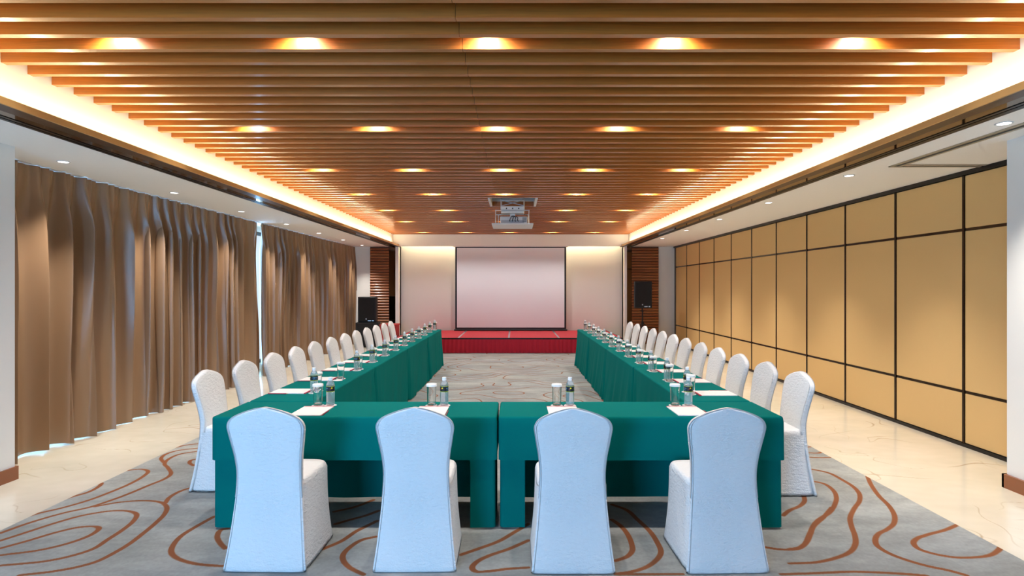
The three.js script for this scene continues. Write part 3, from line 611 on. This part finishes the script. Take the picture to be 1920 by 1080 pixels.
const LZ = [], RZ = []; for (let k = 0; k < 12; k++) { LZ.push(4.79 + 0.644 * k); RZ.push(4.70 + 0.630 * k); }
const FRONTX = [-1.40, -0.568, 0.325, 1.18];
const SEAT = ['nearest the curtains', 'second from the curtains', 'second from the partition', 'nearest the partition'];
FRONTX.forEach((x, i) => placeChair(x + 0.0, 3.545 - (i === 2 ? 0.02 : i === 3 ? 0.015 : 0), [-0.02, 0.015, 0.0, 0.03][i], 'white covered banquet chair with its back to the rear wall, ' + SEAT[i], 'chairs at the front tables'));
LZ.forEach((d, k) => placeChair(-2.27 + 0.012 * (rnd() - 0.5), d, -Math.PI / 2 + 0.05 * (rnd() - 0.5), 'white covered banquet chair on the curtain side, ' + ORD[k] + ' from the front tables', 'chairs on the curtain side'));
RZ.forEach((d, k) => placeChair(2.04 + 0.012 * (rnd() - 0.5), d, Math.PI / 2 + 0.05 * (rnd() - 0.5), 'white covered banquet chair on the partition side, ' + ORD[k] + ' from the front tables', 'chairs on the partition side'));

// ---------- place settings ----------
const labelTex = (() => {
  const c = document.createElement('canvas'); c.width = 512; c.height = 128; const g = c.getContext('2d');
  g.fillStyle = '#10161f'; g.fillRect(0, 0, 512, 128); g.fillStyle = '#b9d23a'; g.fillRect(0, 0, 512, 8); g.fillRect(0, 118, 512, 10);
  for (let k = 0; k < 2; k++) { const o = k * 256; g.fillStyle = '#7fb4dc'; for (let q = 0; q < 4; q++) { g.fillRect(o + 30 + q * 27, 34, 16, 6); g.fillRect(o + 34 + q * 27, 34, 6, 34); g.fillRect(o + 28 + q * 27, 52, 20, 5); } g.fillStyle = '#5d8fbf'; g.fillRect(o + 34, 82, 90, 10); g.fillStyle = '#e9d51f'; g.beginPath(); g.arc(o + 205, 44, 17, 0, 7); g.fill(); g.fillStyle = '#d8342c'; g.fillRect(o + 172, 56, 22, 12); }
  const t = new THREE.CanvasTexture(c); t.colorSpace = THREE.SRGBColorSpace; t.wrapS = THREE.RepeatWrapping; return t;
})();
const bottleProto = (() => {
  const t = new THREE.Group(), p = [[0.001, 0.001], [0.024, 0.001], [0.0285, 0.006], [0.030, 0.012]];
  for (let k = 0; k < 9; k++) { const y = 0.018 + k * 0.0088; p.push([0.0300, y], [0.0286, y + 0.0044]); }
  p.push([0.0302, 0.099], [0.0302, 0.141], [0.0296, 0.146], [0.0270, 0.157], [0.0215, 0.169], [0.0150, 0.179], [0.0125, 0.184], [0.0125, 0.190], [0.001, 0.190]);
  part('bottle_body', lathe(p, 28), M.water, t);
  part('bottle_label', cyl(0.0306, 0.0306, 0.041, 32, true), std({ map: labelTex, roughness: 0.45, side: THREE.DoubleSide }), t, [0, 0.120, 0], [0, 0.7, 0]);
  part('bottle_cap', lathe([[0.0135, 0.183], [0.0148, 0.184], [0.0148, 0.201], [0.0135, 0.203], [0.001, 0.2035]], 24), M.cap, t);
  part('collar_ring', new THREE.TorusGeometry(0.0145, 0.0016, 6, 24).rotateX(Math.PI / 2), M.cap, t, [0, 0.1815, 0]);
  return t;
})();
const glassProto = (() => {
  const t = new THREE.Group();
  part('tumbler', lathe([[0.001, 0.0005], [0.0285, 0.0005], [0.0305, 0.003], [0.034, 0.150], [0.0335, 0.1512], [0.0322, 0.150], [0.0285, 0.016], [0.026, 0.013], [0.001, 0.012]], 32), M.glass, t);
  part('paper_lid', lathe([[0.001, 0.1545], [0.033, 0.1545], [0.0365, 0.1535], [0.0372, 0.151], [0.0385, 0.138], [0.0378, 0.138], [0.0362, 0.1515], [0.001, 0.152]], 28), M.card, t);
  return t;
})();
const coasterGeo = (() => {
  const s = new THREE.Shape(); for (let k = 0; k <= 96; k++) { const a = 2 * Math.PI * k / 96, r = 0.043 + 0.0014 * Math.cos(a * 16); k ? s.lineTo(r * Math.cos(a), r * Math.sin(a)) : s.moveTo(r, 0); }
  return new THREE.ExtrudeGeometry(s, { depth: 0.0016, bevelEnabled: false }).rotateX(-Math.PI / 2);
})();
const padProto = (() => {
  const t = new THREE.Group();
  part('paper_block', rb(0.21, 0.006, 0.297, 0.001, 1), M.paper, t, [0, 0.003, 0]);
  part('binding', rb(0.2106, 0.0068, 0.014, 0.001, 1), M.binding, t, [0, 0.0034, -0.1418]);
  return t;
})();
const pencilProto = (() => {
  const t = new THREE.Group();
  part('barrel', cyl(0.0038, 0.0038, 0.145, 6).rotateX(Math.PI / 2), M.pencil, t, [0, 0.0036, 0.005]);
  part('sharpened_tip', cyl(0.0007, 0.0036, 0.016, 6).rotateX(-Math.PI / 2), M.pencilWood, t, [0, 0.0036, -0.0755]);
  part('end_cap', cyl(0.0036, 0.0036, 0.006, 10).rotateX(Math.PI / 2), M.metal, t, [0, 0.0036, 0.0805]);
  return t;
})();
function setting(x, d, turn, where, side, bottle = true) {
  const c = Math.cos(turn), s = Math.sin(turn), y = TOP + 0.0005;
  const at = (lx, lz) => [x + c * lx + s * lz, -d - s * lx + c * lz];
  const put = (proto, name, lx, lz, h, extra, label, cat, group) => { const o = proto.clone(); o.name = numbered(name); const [px, pz] = at(lx, lz); o.position.set(px, y + h, pz); o.rotation.y = turn + extra; o.userData = {}; scene.add(o); tag(o, label + ', ' + where, cat, group + ' ' + side); };
  const j = () => (rnd() - 0.5);
  put(padProto, 'notepad', 0.006 * j(), 0, 0, 0.05 * j(), 'white notepad with red binding', 'notepad', 'notepads');
  put(pencilProto, 'pencil', 0.113, 0.07 + 0.01 * j(), 0, 0.04 * j(), 'dark red pencil beside the notepad', 'pencil', 'pencils');
  const g = [-0.03 + 0.006 * j(), -0.198 + 0.006 * j()], b = [0.063 + 0.006 * j(), -0.200 + 0.006 * j()], cm = new THREE.Mesh(coasterGeo, M.card);
  cm.castShadow = cm.receiveShadow = true;
  put(cm, 'coaster', ...g, 0, j(), 'round white paper coaster under the glass', 'coaster', 'coasters');
  put(cm, 'coaster', ...b, 0.0001, j(), bottle ? 'round white paper coaster under the bottle' : 'empty round white paper coaster', 'coaster', 'coasters');
  put(glassProto, 'drinking_glass', ...g, 0.0018, j(), 'clear tumbler with white paper lid', 'glass', 'covered tumblers');
  if (bottle) put(bottleProto, 'water_bottle', ...b, 0.0019, 1.2 * j(), 'small water bottle with dark label', 'bottle', 'water bottles');
}
FRONTX.forEach((x, i) => setting(x + (i === 1 ? -0.005 : 0.005), 4.032, [0, 0.0, 0.0, 0.0][i], 'front table, ' + SEAT[i], 'on the front tables'));
LZ.forEach((d, k) => setting(-1.825, d + 0.01, -Math.PI / 2, 'curtain side, ' + ORD[k] + ' from the front tables', 'on the curtain side', k !== 1));
RZ.forEach((d, k) => setting(1.598, d + 0.01, Math.PI / 2, 'partition side, ' + ORD[k] + ' from the front tables', 'on the partition side'));

scene.traverse((o) => { if (o.isMesh) o.castShadow = o.receiveShadow = true; });
renderer.render(scene, camera);
